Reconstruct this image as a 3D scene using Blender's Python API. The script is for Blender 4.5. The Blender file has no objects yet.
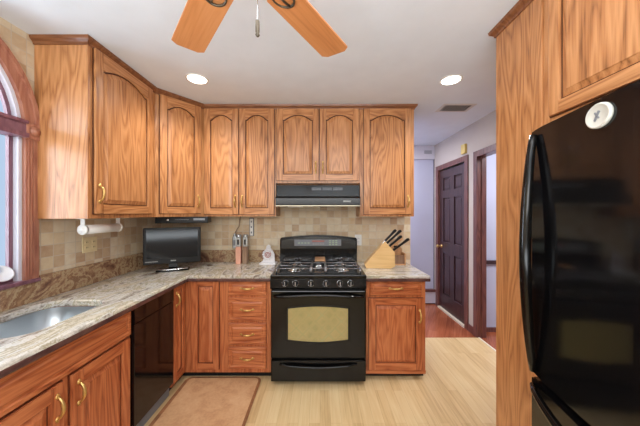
import bpy, bmesh, math, random
from mathutils import Vector, Matrix
random.seed(7)
PI = math.pi
S = bpy.context.scene
C = S.collection

# ------------------------------------------------------------------ camera
cam_d = bpy.data.cameras.new('camera')
cam_d.sensor_width = 36.0
cam_d.lens = 36.0 * 260 / 640
cam_d.clip_start = 0.02
cam = bpy.data.objects.new('camera', cam_d)
C.objects.link(cam)
cam.location = (0, 0, 1.455)
cam.rotation_euler = (PI / 2, 0, 0)
S.camera = cam

# ------------------------------------------------------------------ world, light, exposure
world = bpy.data.worlds.new('world')
S.world = world
world.use_nodes = True
bg = world.node_tree.nodes['Background']
bg.inputs[0].default_value = (0.66, 0.80, 1.0, 1)
bg.inputs[1].default_value = 0.62

def area(name, loc, rot, sx, sy, power, col=(1, 1, 1)):
    l = bpy.data.lights.new(name, 'AREA')
    l.shape = 'RECTANGLE'; l.size = sx; l.size_y = sy
    l.energy = power; l.color = col
    o = bpy.data.objects.new(name, l); C.objects.link(o)
    o.location = loc; o.rotation_euler = rot
    return o
area('rear_fill', (0.0, -2.45, 2.12), (PI / 2 - 0.05, 0, 0), 3.2, 0.7, 38, (0.95, 0.98, 1.0))  # added fill in front of the solid rear wall, no window there
area('bounce_fill', (0.0, -0.9, 1.0), (PI, 0, 0), 2.0, 1.6, 62, (0.86, 0.94, 1.0))  # added upward fill behind the camera, brightens the ceiling
area('daylight_kitchen_window', (-2.35, 1.1, 1.75), (0, -PI / 2, 0), 1.4, 1.0, 26, (0.9, 0.95, 1.0))
area('hall_fill', (0.55, 3.65, 2.5), (0, 0, 0), 1.2, 0.5, 24, (0.96, 0.95, 1.0))  # added area fill to lighten the hall, no fitting built
area('side_room_fill', (2.7, 2.2, 2.5), (0, 0, 0), 0.9, 0.9, 30, (0.93, 0.95, 1.0))  # added area fill inside the side room, no fitting built
area('overhead_fill', (0.0, 0.3, 2.50), (0, 0, 0), 1.4, 1.4, 16, (0.97, 0.98, 1.0))  # added overhead fill, not a lamp of the kitchen

S.view_settings.view_transform = 'Standard'
S.view_settings.look = 'None'
S.view_settings.exposure = 0.52
S.view_settings.gamma = 1.0
S.view_settings.use_curve_mapping = False

# ------------------------------------------------------------------ materials
def lin(c):
    r = []
    for v in c:
        v = v / 255.0
        r.append(v / 12.92 if v <= 0.04045 else ((v + 0.055) / 1.055) ** 2.4)
    return (*r, 1.0)

class NT:
    def __init__(s, name, rough=0.5, metal=0.0, col=(200, 200, 200), spec=0.5, coat=0.0):
        s.m = bpy.data.materials.new(name); s.m.use_nodes = True
        s.n = s.m.node_tree.nodes; s.l = s.m.node_tree.links
        s.b = s.n['Principled BSDF']
        s.b.inputs['Roughness'].default_value = rough
        s.b.inputs['Metallic'].default_value = metal
        s.b.inputs['Base Color'].default_value = lin(col)
        s.b.inputs['Specular IOR Level'].default_value = spec
        s.b.inputs['Coat Weight'].default_value = coat
        s.b.inputs['Coat Roughness'].default_value = 0.12
    def add(s, t, **kw):
        nd = s.n.new(t)
        for k, v in kw.items(): setattr(nd, k, v)
        return nd
    def link(s, a, b): s.l.new(a, b)
    def coords(s, rnd=True):
        tc = s.add('ShaderNodeTexCoord')
        if not rnd: return tc.outputs['Object']
        oi = s.add('ShaderNodeObjectInfo')
        mu = s.add('ShaderNodeMath', operation='MULTIPLY'); mu.inputs[1].default_value = 23.0
        s.link(oi.outputs['Random'], mu.inputs[0])
        ad = s.add('ShaderNodeVectorMath', operation='ADD')
        s.link(tc.outputs['Object'], ad.inputs[0]); s.link(mu.outputs[0], ad.inputs[1])
        return ad.outputs[0]
    def mapping(s, src, scale, rot=(0, 0, 0), loc=(0, 0, 0)):
        mp = s.add('ShaderNodeMapping')
        mp.inputs['Scale'].default_value = scale; mp.inputs['Rotation'].default_value = rot
        mp.inputs['Location'].default_value = loc
        s.link(src, mp.inputs[0]); return mp.outputs[0]
    def noise(s, src, scale, detail=2, dist=0.0, rough=0.5):
        nn = s.add('ShaderNodeTexNoise')
        nn.inputs['Scale'].default_value = scale; nn.inputs['Detail'].default_value = detail
        nn.inputs['Distortion'].default_value = dist; nn.inputs['Roughness'].default_value = rough
        s.link(src, nn.inputs['Vector']); return nn.outputs['Fac']
    def math(s, op, a, b=None, c=None):
        m = s.add('ShaderNodeMath', operation=op)
        for i, v in enumerate((a, b, c)):
            if v is None: continue
            if isinstance(v, (int, float)): m.inputs[i].default_value = v
            else: s.link(v, m.inputs[i])
        return m.outputs[0]
    def ramp(s, fac, stops, interp='LINEAR'):
        r = s.add('ShaderNodeValToRGB'); r.color_ramp.interpolation = interp
        e = r.color_ramp.elements
        while len(e) < len(stops): e.new(0.5)
        for el, (p, c) in zip(e, stops): el.position = p; el.color = lin(c)
        s.link(fac, r.inputs[0]); return r.outputs[0]
    def mix(s, fac, a, b, mode='MIX'):
        m = s.add('ShaderNodeMix', data_type='RGBA', blend_type=mode)
        for sock, v in ((m.inputs[0], fac), (m.inputs[6], a), (m.inputs[7], b)):
            if isinstance(v, (int, float)): sock.default_value = v
            elif isinstance(v, tuple): sock.default_value = lin(v)
            else: s.link(v, sock)
        return m.outputs[2]
    def color(s, c): s.link(c, s.b.inputs['Base Color'])
    def bump(s, h, strength=0.2, dist=0.01):
        b = s.add('ShaderNodeBump'); b.inputs['Strength'].default_value = strength
        b.inputs['Distance'].default_value = dist
        s.link(h, b.inputs['Height']); s.link(b.outputs[0], s.b.inputs['Normal'])

def wood(name, light, mid, dark, axis='z', rough=0.36, rings=10.0, freq=8.0, coat=0.15, rnd=True):
    t = NT(name, rough, coat=coat)
    co = t.coords(rnd)
    lo = {'x': 0, 'y': 1, 'z': 2}[axis]
    sc = [freq] * 3; sc[lo] = freq * 0.12
    fac = t.noise(t.mapping(co, tuple(sc)), 1.0, 2, 0.4)
    rg = t.math('PINGPONG', t.math('MULTIPLY', fac, rings * 2), 1.0)
    sf = [150.0] * 3; sf[lo] = 5.0
    fine = t.noise(t.mapping(co, tuple(sf)), 1.0, 3, 0.0, 0.6)
    sb = [1.6] * 3; sb[lo] = 0.5
    big = t.noise(t.mapping(co, tuple(sb)), 1.0, 1)
    v = t.math('ADD', t.math('MULTIPLY', rg, 0.34), t.math('MULTIPLY', fine, 0.58))
    v = t.math('ADD', v, t.math('MULTIPLY', big, 0.28))
    t.color(t.ramp(v, [(0.25, dark), (0.48, mid), (0.78, light)]))
    t.bump(fine, 0.08, 0.002)
    return t.m

M = {}
M['oak'] = wood('golden_oak', (203, 145, 95), (176, 117, 70), (106, 61, 32), 'z')
M['oak_h'] = wood('golden_oak_rail', (203, 145, 95), (174, 115, 68), (106, 61, 32), 'x')
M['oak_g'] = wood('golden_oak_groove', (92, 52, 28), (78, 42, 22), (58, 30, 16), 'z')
M['oak_low'] = wood('red_oak', (200, 122, 76), (172, 92, 52), (98, 44, 24), 'z')
M['oak_low_h'] = wood('red_oak_rail', (200, 122, 76), (170, 90, 50), (98, 44, 24), 'x')
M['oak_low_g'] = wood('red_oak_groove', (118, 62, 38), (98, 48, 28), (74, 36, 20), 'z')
M['casing'] = wood('casing_oak', (178, 122, 98), (158, 100, 80), (122, 72, 60), 'z', rnd=False)
M['crown'] = wood('crown_oak', (140, 90, 56), (120, 72, 42), (92, 52, 30), 'x', rnd=False)
M['sash'] = wood('backlit_mauve_sash', (134, 92, 104), (116, 74, 88), (92, 56, 70), 'z', rnd=False)  # purple tinge of the backlight put into the wood colour
M['door_dark'] = wood('dark_mahogany', (70, 46, 48), (54, 34, 37), (38, 24, 28), 'z', rough=0.3)
M['trim_dark'] = wood('dark_trim', (122, 78, 70), (102, 62, 58), (76, 46, 44), 'z')
M['blade'] = wood('fan_blade_oak', (214, 148, 96), (203, 134, 80), (180, 112, 64), 'x', rings=2, coat=0.1)
M['block'] = wood('beech', (232, 196, 140), (222, 182, 122), (200, 156, 98), 'x', rings=2)
M['grinder_brown'] = wood('walnut', (150, 120, 96), (130, 100, 80), (104, 78, 62), 'z')

def plain(name, col, rough=0.5, metal=0.0, spec=0.5, coat=0.0, var=0.04, nscale=6.0):
    t = NT(name, rough, metal, col, spec, coat)
    f = t.noise(t.coords(False), nscale, 3)
    a = tuple(max(0, c * (1 - var)) for c in col); b = tuple(min(255, c * (1 + var)) for c in col)
    t.color(t.ramp(f, [(0.3, a), (0.7, b)]))
    return t.m
M['ceiling'] = plain('ceiling_paint', (222, 230, 238), 0.9, var=0.01)
M['hall'] = plain('lilac_paint', (196, 199, 220), 0.85, var=0.02, nscale=2)
M['taupe'] = plain('taupe_paint', (196, 186, 178), 0.85, var=0.03, nscale=1.5)
M['white'] = plain('white_plastic', (232, 232, 228), 0.35, var=0.01)
M['white_trim'] = plain('white_trim', (214, 212, 222), 0.5, var=0.02)
M['cream'] = plain('cream_paint', (226, 214, 190), 0.5, var=0.02)
M['ivory'] = plain('ivory_plastic', (224, 208, 164), 0.4, var=0.02)
M['magnet'] = plain('pale_magnet', (196, 194, 184), 0.5, var=0.05)
M['console'] = plain('console_reflection_grey', (64, 64, 62), 0.22, metal=0.5, var=0.1)  # grey of the reflected ceiling put into the console colour
M['yellow'] = plain('yellowed_plastic', (214, 190, 112), 0.5, var=0.04)
M['black'] = plain('black_enamel', (12, 11, 10), 0.14, spec=0.35, coat=0.0, var=0.1)
M['fridge'] = plain('black_fridge_gloss', (11, 11, 13), 0.09, spec=0.5, coat=0.0, var=0.1)
M['black_matte'] = plain('black_plastic', (15, 15, 16), 0.4, spec=0.3, var=0.1)
M['iron'] = plain('cast_iron', (140, 140, 142), 0.22, metal=0.8, var=0.15, nscale=30)
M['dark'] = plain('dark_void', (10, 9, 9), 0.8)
M['screen'] = plain('tv_screen', (17, 21, 25), 0.1, spec=0.4, var=0.1, nscale=3)
M['steel'] = plain('brushed_steel', (186, 192, 196), 0.3, metal=0.85, var=0.04)
M['chrome'] = plain('chrome', (210, 212, 215), 0.15, metal=1.0, var=0.02)
M['brass'] = plain('aged_brass', (214, 178, 110), 0.3, metal=0.8, var=0.12, nscale=40)
M['bronze'] = plain('dark_bronze', (92, 84, 72), 0.35, metal=0.7, var=0.15, nscale=30)
M['pink'] = plain('pink_wood', (222, 164, 140), 0.5, var=0.05)
M['ceramic'] = plain('white_ceramic', (226, 224, 226), 0.25, var=0.02)
M['red'] = plain('dull_red_glaze', (160, 96, 88), 0.4, var=0.1, nscale=50)
M['tan'] = plain('tan_wood', (196, 150, 106), 0.5, var=0.08, nscale=30)
M['grey'] = plain('grey_plastic', (120, 124, 130), 0.4, var=0.03)
M['soft_grey'] = plain('soft_grey_mark', (150, 152, 150), 0.5, var=0.03)
M['vent'] = plain('vent_paint', (208, 204, 198), 0.5, var=0.02)
M['vent_dark'] = plain('vent_shadow_gap', (96, 90, 76), 0.8, var=0.05)
M['lip'] = plain('hood_lip', (168, 160, 140), 0.3, metal=0.7)

def tile_mat(name, plane):
    t = NT(name, 0.55)
    co = t.coords(False)
    sp = t.add('ShaderNodeSeparateXYZ'); t.link(co, sp.inputs[0])
    cb = t.add('ShaderNodeCombineXYZ')
    t.link(sp.outputs[0 if plane == 'xz' else 1], cb.inputs[0]); t.link(sp.outputs[2], cb.inputs[1])
    br = t.add('ShaderNodeTexBrick'); br.offset = 0.0; br.squash = 1.0
    br.inputs['Scale'].default_value = 1.0
    br.inputs['Brick Width'].default_value = 0.078; br.inputs['Row Height'].default_value = 0.078
    br.inputs['Mortar Size'].default_value = 0.0026; br.inputs['Mortar Smooth'].default_value = 0.4
    br.inputs['Color1'].default_value = (0, 0, 0, 1); br.inputs['Color2'].default_value = (1, 1, 1, 1)
    br.inputs['Mortar'].default_value = (0.5, 0.5, 0.5, 1)
    t.link(cb.outputs[0], br.inputs['Vector'])
    cloud = t.noise(co, 14, 4, 0.6, 0.6)
    v = t.math('ADD', t.math('MULTIPLY', br.outputs['Color'], 0.62), t.math('MULTIPLY', cloud, 0.42))
    colr = t.ramp(v, [(0.12, (178, 144, 112)), (0.3, (196, 170, 138)), (0.5, (212, 192, 158)), (0.7, (218, 206, 182)), (0.9, (206, 176, 134))])
    t.color(t.mix(br.outputs['Fac'], colr, (200, 188, 168)))
    t.bump(t.math('SUBTRACT', t.math('MULTIPLY', cloud, 0.3), br.outputs['Fac']), 0.35, 0.003)
    return t.m
M['tile_x'] = tile_mat('travertine_tile_back', 'xz')
M['tile_y'] = tile_mat('travertine_tile_left', 'yz')

def granite(name, stops, scale=(2.2, 2.2, 2.2), rot=0.0, rough=0.12):
    t = NT(name, rough, spec=0.5)
    co = t.coords(False)
    mp = t.mapping(co, scale, (0, 0, rot))
    f = t.noise(mp, 1.6, 9, 1.6, 0.62)
    g = t.noise(t.mapping(co, (70, 70, 70)), 1.0, 4, 0.3, 0.7)
    v = t.math('ADD', t.math('MULTIPLY', f, 0.82), t.math('MULTIPLY', g, 0.18))
    t.color(t.ramp(v, stops))
    return t.m
GST = [(0.31, (84, 60, 54)), (0.39, (132, 118, 104)), (0.445, (180, 174, 164)), (0.49, (212, 206, 196)), (0.53, (156, 146, 120)), (0.57, (200, 190, 170)), (0.62, (208, 196, 178)), (0.68, (140, 104, 82))]
M['granite'] = granite('granite_top', GST, (5.0, 1.6, 5.0))
M['granite_x'] = granite('granite_top_back', GST, (1.8, 5.0, 5.0))
M['granite_splash'] = granite('granite_upstand', [(0.28, (62, 42, 38)), (0.38, (112, 78, 62)), (0.46, (150, 116, 88)), (0.52, (182, 158, 122)), (0.58, (128, 92, 68)), (0.68, (172, 140, 104))], (3.5, 3.5, 5.0))

M['granite_dark_shade'] = granite('granite_shaded_lower_edge', [(0.3, (50, 34, 34)), (0.5, (92, 64, 60)), (0.7, (120, 90, 78))], (3.5, 3.5, 5.0))  # dark granite with the lower-edge shade put into its colour

def planks(name, cols, length, width, rot, rough=0.35, stain=None):
    t = NT(name, rough, coat=0.15)
    co = t.mapping(t.coords(False), (1, 1, 1), (0, 0, rot))
    br = t.add('ShaderNodeTexBrick'); br.offset = 0.37; br.inputs['Scale'].default_value = 1.0
    br.inputs['Brick Width'].default_value = length; br.inputs['Row Height'].default_value = width
    br.inputs['Mortar Size'].default_value = 0.0012
    br.inputs['Color1'].default_value = (0, 0, 0, 1); br.inputs['Color2'].default_value = (1, 1, 1, 1)
    br.inputs['Mortar'].default_value = (0.3, 0.3, 0.3, 1)
    t.link(co, br.inputs['Vector'])
    gr = t.noise(t.mapping(co, (3.0, 60, 1)), 1.0, 4, 0.5)
    bl = t.noise(t.mapping(co, (1.6, 9, 1)), 1.0, 3, 0.8)
    v = t.math('ADD', t.math('MULTIPLY', br.outputs['Color'], 0.2), t.math('MULTIPLY', gr, 0.4))
    v = t.math('ADD', v, t.math('MULTIPLY', bl, 0.45))
    c = t.ramp(v, [(0.25, cols[0]), (0.5, cols[1]), (0.8, cols[2])])
    t.color(t.mix(t.math('MULTIPLY', br.outputs['Fac'], 0.35), c, cols[3]))
    return t.m
M['floor'] = planks('light_maple_floor', [(172, 136, 92), (210, 180, 132), (224, 202, 158), (160, 124, 84)], 0.9, 0.075, PI / 2)
M['floor_red'] = planks('red_hall_floor', [(122, 62, 40), (160, 88, 58), (186, 114, 80), (92, 46, 32)], 0.8, 0.09, PI / 2 + 0.5, 0.22)

def mat_mat():
    t = NT('tan_mat', 0.55)
    co = t.coords(False)
    f = t.noise(co, 7, 6, 0.5, 0.65); g = t.noise(co, 60, 3)
    v = t.math('ADD', t.math('MULTIPLY', f, 0.75), t.math('MULTIPLY', g, 0.25))
    t.color(t.ramp(v, [(0.3, (172, 124, 86)), (0.5, (200, 156, 114)), (0.7, (212, 172, 132))]))
    return t.m
M['mat'] = mat_mat()
M['mat_edge'] = plain('mat_border', (138, 90, 56), 0.6, var=0.15, nscale=20)

def oven_glass():
    t = NT('oven_window_glass', 0.1, coat=0.5)
    co = t.mapping(t.coords(False), (1, 1, 1), (0, PI / 4, 0))
    sp = t.add('ShaderNodeSeparateXYZ'); t.link(co, sp.inputs[0])
    a = t.math('PINGPONG', t.math('MULTIPLY', sp.outputs[0], 26), 1.0)
    b = t.math('PINGPONG', t.math('MULTIPLY', sp.outputs[2], 26), 1.0)
    mn = t.math('MAXIMUM', a, b)
    n = t.noise(co, 9, 2)
    v = t.math('ADD', t.math('MULTIPLY', t.math('POWER', mn, 5.0), 0.5), t.math('MULTIPLY', n, 0.6))
    t.color(t.ramp(v, [(0.2, (150, 142, 90)), (0.45, (172, 152, 98)), (0.7, (146, 142, 90)), (0.95, (182, 172, 120))]))
    return t.m
M['oven_glass'] = oven_glass()
def glass_mat():
    t = NT('window_glass', 0.02, col=(235, 242, 248))
    t.b.inputs['Transmission Weight'].default_value = 1.0
    t.b.inputs['IOR'].default_value = 1.02
    return t.m
M['glass'] = glass_mat()
def emit(name, col, s):
    t = NT(name, 0.5, col=col)
    t.b.inputs['Emission Color'].default_value = lin(col); t.b.inputs['Emission Strength'].default_value = s
    return t.m
M['lamp'] = emit('lamp_diffuser', (255, 250, 240), 5.0)
M['led'] = emit('clock_digits', (150, 170, 140), 0.15)

# ------------------------------------------------------------------ mesh helpers
class MB:
    def __init__(s): s.bm = bmesh.new()
    def box(s, x0, x1, y0, y1, z0, z1, mi=0, bev=0.0):
        vs = [s.bm.verts.new((x, y, z)) for z in (z0, z1) for y in (y0, y1) for x in (x0, x1)]
        fs = [(0, 2, 3, 1), (4, 5, 7, 6), (0, 1, 5, 4), (2, 6, 7, 3), (0, 4, 6, 2), (1, 3, 7, 5)]
        F = [s.bm.faces.new([vs[i] for i in f]) for f in fs]
        for f in F: f.material_index = mi
        if bev > 0:
            es = list({e for f in F for e in f.edges})
            bmesh.ops.bevel(s.bm, geom=es, offset=bev, segments=2, affect='EDGES', profile=0.6, material=mi)
        return vs
    def prism(s, pts, a, b, plane='xz', mi=0, bev=0.0, smooth=False):
        def P(p, t):
            if plane == 'xz': return (p[0], t, p[1])
            if plane == 'yz': return (t, p[0], p[1])
            return (p[0], p[1], t)
        A = [s.bm.verts.new(P(p, a)) for p in pts]; B = [s.bm.verts.new(P(p, b)) for p in pts]
        n = len(pts); F = []
        for i in range(n):
            f = s.bm.faces.new((A[i], A[(i + 1) % n], B[(i + 1) % n], B[i])); f.smooth = smooth; F.append(f)
        F.append(s.bm.faces.new(A)); F.append(s.bm.faces.new(B[::-1]))
        for f in F: f.material_index = mi
        if bev > 0:
            es = list({e for f in F[-2:] for e in f.edges})
            bmesh.ops.bevel(s.bm, geom=es, offset=bev, segments=2, affect='EDGES', material=mi)
        return A + B
    def loops(s, loops, cap0=True, cap1=True, mi=0, smooth=False):
        L = [[s.bm.verts.new(p) for p in lp] for lp in loops]
        n = len(L[0])
        for a, b in zip(L, L[1:]):
            for i in range(n):
                f = s.bm.faces.new((a[i], a[(i + 1) % n], b[(i + 1) % n], b[i])); f.material_index = mi; f.smooth = smooth
        if cap0: s.bm.faces.new(L[0][::-1]).material_index = mi
        if cap1: s.bm.faces.new(L[-1]).material_index = mi
        return L
    def tube(s, pts, r, n=8, mi=0, closed=False):
        pts = [Vector(p) for p in pts]; m = len(pts)
        rr = r if isinstance(r, (list, tuple)) else [r] * m
        up = None; loops = []
        for i, p in enumerate(pts):
            if closed: t = pts[(i + 1) % m] - pts[i - 1]
            else: t = pts[min(i + 1, m - 1)] - pts[max(i - 1, 0)]
            t.normalize()
            if up is None:
                up = Vector((0, 0, 1)) if abs(t.z) < 0.9 else Vector((1, 0, 0))
            u = (up - t * up.dot(t)).normalized(); up = u
            w = t.cross(u)
            loops.append([p + (u * math.cos(k * 2 * PI / n) + w * math.sin(k * 2 * PI / n)) * rr[i] for k in range(n)])
        if closed:
            loops.append(loops[0])
            s.loops(loops, False, False, mi, True)
        else: s.loops(loops, True, True, mi, True)
    def lathe(s, prof, c=(0, 0, 0), axis='z', n=20, mi=0, sy=1.0):
        loops = []
        for r, h in prof:
            lp = []
            for k in range(n):
                a = 2 * PI * k / n; u, v = r * math.cos(a), r * math.sin(a) * sy
                if axis == 'z': q = (u, v, h)
                elif axis == 'y': q = (u, h, v)
                else: q = (h, u, v)
                lp.append((c[0] + q[0], c[1] + q[1], c[2] + q[2]))
            loops.append(lp)
        s.loops(loops, True, True, mi, True)
    def xf(s, mat, start=0):
        s.bm.verts.ensure_lookup_table()
        for v in s.bm.verts[start:]: v.co = mat @ v.co
    def count(s): return len(s.bm.verts)

def obj(name, mb, mats, parent=None, loc=(0, 0, 0), rot=(0, 0, 0)):
    if not isinstance(mats, (list, tuple)): mats = [mats]
    bmesh.ops.recalc_face_normals(mb.bm, faces=mb.bm.faces)
    me = bpy.data.meshes.new(name); mb.bm.to_mesh(me); mb.bm.free()
    for m in mats: me.materials.append(M[m])
    o = bpy.data.objects.new(name, me); C.objects.link(o)
    o.location = loc; o.rotation_euler = rot
    if parent: o.parent = parent
    return o
def thing(name, label, cat, loc=(0, 0, 0), rz=0.0, group=None):
    o = bpy.data.objects.new(name, None); C.objects.link(o); o.empty_display_size = 0.1
    o.location = loc; o.rotation_euler = (0, 0, rz)
    o['label'] = label; o['category'] = cat
    if group: o['group'] = group
    return o
def tag(o, label, cat, group=None):
    o['label'] = label; o['category'] = cat
    if group: o['group'] = group
    return o
def struct(name, mb, mats, label=None):
    o = obj(name, mb, mats); o['kind'] = 'structure'
    if label: o['label'] = label
    return o
def box1(*a, **k):
    m = MB(); m.box(*a, **k); return m
def sweep(path, prof, mi=0, side=1):
    """profile (offset, z) swept along a plan polyline with mitred corners; offset to the right of travel"""
    m = MB(); n = len(path); P = [Vector(p) for p in path]; L = []
    for i in range(n):
        d0 = (P[i] - P[i - 1]).normalized() if i > 0 else (P[1] - P[0]).normalized()
        d1 = (P[i + 1] - P[i]).normalized() if i < n - 1 else d0
        n0 = Vector((d0.y, -d0.x)); n1 = Vector((d1.y, -d1.x))
        b = (n0 + n1).normalized(); k = 1.0 / max(0.3, b.dot(n0))
        L.append([(P[i].x + b.x * o * k * side, P[i].y + b.y * o * k * side, z) for o, z in prof])
    m.loops(L, True, True, mi)
    return m

# ------------------------------------------------------------------ room shell
CE = 2.535; XL = -1.76; YB = 2.90; XR = 1.84
m = MB(); m.box(XL - 0.15, XR, -2.7, 3.035, -0.1, 0); struct('floor', m, 'floor')
m = MB(); m.box(XR, 3.6, -2.7, 3.035, -0.1, 0.0); m.box(-0.7, 3.6, 3.035, 4.4, -0.1, 0.0)
struct('floor_hall', m, 'floor_red')
m = MB(); m.box(XL - 0.15, 3.6, -2.7, 4.4, CE, CE + 0.1); struct('ceiling', m, 'ceiling')
m = MB(); m.box(XL, 1.01, YB, 3.03, 0, CE, mi=1)
m.box(XL, 1.005, YB - 0.008, YB, 0.86, CE, mi=0)
struct('wall_back', m, ['tile_x', 'hall'])
struct('trim_1', box1(1.84, 1.86, 3.035 - 0.95, 3.035, 0.0, 0.006), 'cream', 'pale threshold strip between light and red floors')

# left wall with the arched window opening
WY0, WY1, WC = 0.685, 1.535, 1.11
SPR = 1.95; SILL = 1.035
def arch(a, b, n=22, c=WC, z=SPR):
    return [(c + a * math.cos(PI * k / n), z + b * math.sin(PI * k / n)) for k in range(n + 1)]
m = MB(); t0, t1 = XL - 0.06, XL
m.box(t0, t1, -2.7, WY0, 0, CE); m.box(t0, t1, WY1, 3.03, 0, CE); m.box(t0, t1, WY0, WY1, 0, SILL)
ap = arch(0.425, 0.50)
for (p, q) in zip(ap, ap[1:]):
    m.prism([q, p, (p[0], CE), (q[0], CE)], t0, t1, 'yz')
struct('wall_left', m, 'tile_y')
m = MB(); m.box(XL - 0.15, 3.6, -2.7, -2.6, 0, CE); struct('wall_rear', m, 'taupe')
# right wall: the closed door and the cased opening
m = MB(); X0, X1 = XR, XR + 0.1
m.box(X0, X1, 4.05, 4.2, 0, CE); m.box(X0, X1, 3.27, 4.05, 2.125, CE); m.box(X0, X1, 3.05, 3.27, 0, CE)
m.box(X0, X1, 2.05, 3.05, 2.125, CE); m.box(X0, X1, -2.6, 2.05, 0, CE)
struct('wall_right', m, 'taupe')
struct('wall_closet', box1(X0 + 0.1, X0 + 0.14, 3.21, 4.2, 0, 2.4), 'dark')
m = MB(); m.box(-0.7, 1.95, 4.2, 4.3, 0, CE); struct('wall_hall', m, 'hall')
m = MB(); m.box(-0.8, -0.7, 3.03, 4.3, 0, CE); struct('wall_hall_left', m, 'hall')
m = MB(); m.box(1.94, 3.6, 3.2, 3.3, 0, CE); m.box(3.5, 3.6, -2.6, 3.2, 0, CE); struct('wall_side_room', m, 'hall')
struct('trim_2', box1(1.0, XR - 0.001, 4.17, 4.2, 2.32, CE), 'white_trim', 'white header band over the hall end wall')
m = MB(); m.box(1.0, XR, 4.14, 4.2, 0.02, 0.2); m.box(1.0, XR, 4.13, 4.2, 0.2, 0.235, mi=1); m.box(1.0, XR, 4.16, 4.2, 0.0, 0.02, mi=1)
struct('baseboard_hall', m, ['white_trim', 'trim_dark'])
m = MB(); m.box(1.95, 3.5, 3.175, 3.2, 0.83, 0.875, bev=0.006); struct('trim_3', m, 'door_dark', 'dark chair rail in the side room')
m = MB(); m.box(1.95, 3.5, 3.18, 3.2, 0.0, 0.05); struct('baseboard_side_room', m, 'trim_dark')
m = MB()
m.box(XR - 0.015, XR, 3.03, 3.10, 0, 2.18, bev=0.004); m.box(XR - 0.015, XR, 2.0, 3.03, 2.11, 2.18, bev=0.004)
m.box(XR, XR + 0.1, 3.03, 3.05, 0, 2.11); m.box(XR, XR + 0.1, 2.05, 3.03, 2.11, 2.125); m.box(XR - 0.015, XR + 0.1, 2.0, 2.06, 0, 2.11)
m.box(XR + 0.04, XR + 0.06, 3.02, 3.03, 0, 2.11)
struct('trim_4', m, 'trim_dark', 'dark casing of the open doorway')
m = MB(); m.box(XR - 0.012, XR, 3.10, 3.215, 0, 0.09); struct('baseboard_right', m, 'trim_dark')
m = MB(); m.box(XR - 0.006, XR + 0.004, 4.18, 4.21, 0.0, 2.53); struct('trim_5', m, 'door_dark', 'dark corner bead at the end of the right wall')

# the six panel door
d = bpy.data.objects.new('door_1', None); C.objects.link(d); d.location = (XR, 3.29, 0); d['kind'] = 'structure'
d['label'] = 'dark six panel wooden door in the right wall'
m = MB(); W, H = 0.74, 2.09
rails = [(0.02, 0.24), (0.86, 1.02), (1.68, 1.79), (1.98, 2.09)]
for a, b in rails:
    m.box(0.018, 0.05, 0.11, 0.315, a, b); m.box(0.018, 0.05, 0.425, W - 0.11, a, b)
for a, b in ((0, 0.11), (0.315, 0.425), (W - 0.11, W)): m.box(0.018, 0.05, a, b, 0.02, H)
obj('slab', m, 'door_dark', d)
for za, zb in ((0.24, 0.86), (1.02, 1.68), (1.79, 1.98)):
    for ya, yb in ((0.11, 0.315), (0.425, 0.63)):
        m = MB()
        def rc(x, i): return [(x, ya + i, za + i), (x, yb - i, za + i), (x, yb - i, zb - i), (x, ya + i, zb - i)]
        m.loops([rc(0.045, 0), rc(0.034, 0.0), rc(0.034, 0.012), rc(0.024, 0.035)])
        obj('panel', m, 'door_dark', d)
m = MB(); m.box(-0.016, 0.0, -0.073, 0.0, 0, 2.18, bev=0.004); m.box(-0.016, 0.0, W, W + 0.08, 0, 2.18, bev=0.004)
m.box(-0.016, 0.0, 0.0, W, 2.11, 2.18, bev=0.004)
m.box(0.0, 0.1, -0.02, 0, 0, 2.11); m.box(0.0, 0.1, W, W + 0.02, 0, 2.11)
obj('casing', m, 'trim_dark', d)
m = MB(); m.box(-0.02, 0.06, 0, W, 0, 0.02); obj('threshold', m, 'cream', d)
m = MB(); m.lathe([(0.028, 0.018), (0.028, 0.010), (0.010, 0.006), (0.010, -0.02), (0.024, -0.032), (0.028, -0.048), (0.018, -0.06)], (0, W - 0.06, 0.95), 'x', 14)
obj('door_knob', m, 'brass', d)

# ------------------------------------------------------------------ window
w = bpy.data.objects.new('window_1', None); C.objects.link(w); w.location = (XL, WC, SILL); w['kind'] = 'structure'
w['label'] = 'arched wooden window over the sink'
def wob(name, mb, mats, parent=w):
    mb.xf(Matrix.Translation((-XL, -WC, -SILL))); return obj(name, mb, mats, parent)
def ring(mb, ao, bo, ai, bi, x0, x1, mi=0):
    po, pi_ = arch(ao, bo), arch(ai, bi)
    for k in range(len(po) - 1):
        mb.prism([po[k], po[k + 1], pi_[k + 1], pi_[k]], x0, x1, 'yz', mi)
m = MB(); ring(m, 0.5, 0.565, 0.425, 0.5, XL, XL + 0.022); ring(m, 0.5, 0.565, 0.478, 0.542, XL + 0.022, XL + 0.034)
for s_ in (-1, 1):
    a, b = sorted((WC + s_ * 0.425, WC + s_ * 0.5))
    m.box(XL, XL + 0.022, a, b, SILL, SPR, bev=0.004)
    for q in (0.44, 0.455, 0.47): m.box(XL + 0.02, XL + 0.027, WC + s_ * q - 0.004, WC + s_ * q + 0.004, SILL + 0.04, SPR, bev=0.002)
    m.box(XL, XL + 0.036, a - 0.004, b + 0.006, 1.895, 1.995, bev=0.006)
    m.lathe([(0.028, 0.036), (0.026, 0.044), (0.012, 0.044), (0.010, 0.05), (0.004, 0.052)], (XL, WC + s_ * 0.4625, 1.945), 'x', 16)
wob('window_casing', m, 'casing')
m = MB(); m.box(XL - 0.05, XL + 0.045, WY0, WY1, 1.9, 1.925); m.box(XL - 0.05, XL + 0.03, WY0, WY1, 1.925, 1.98); m.box(XL - 0.05, XL + 0.045, WY0, WY1, 1.98, 2.0, bev=0.004)
wob('transom_bar', m, 'sash')
m = MB(); m.box(XL - 0.06, XL + 0.035, WY0 - 0.05, WY1 + 0.075, SILL, SILL + 0.022, bev=0.005)
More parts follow.
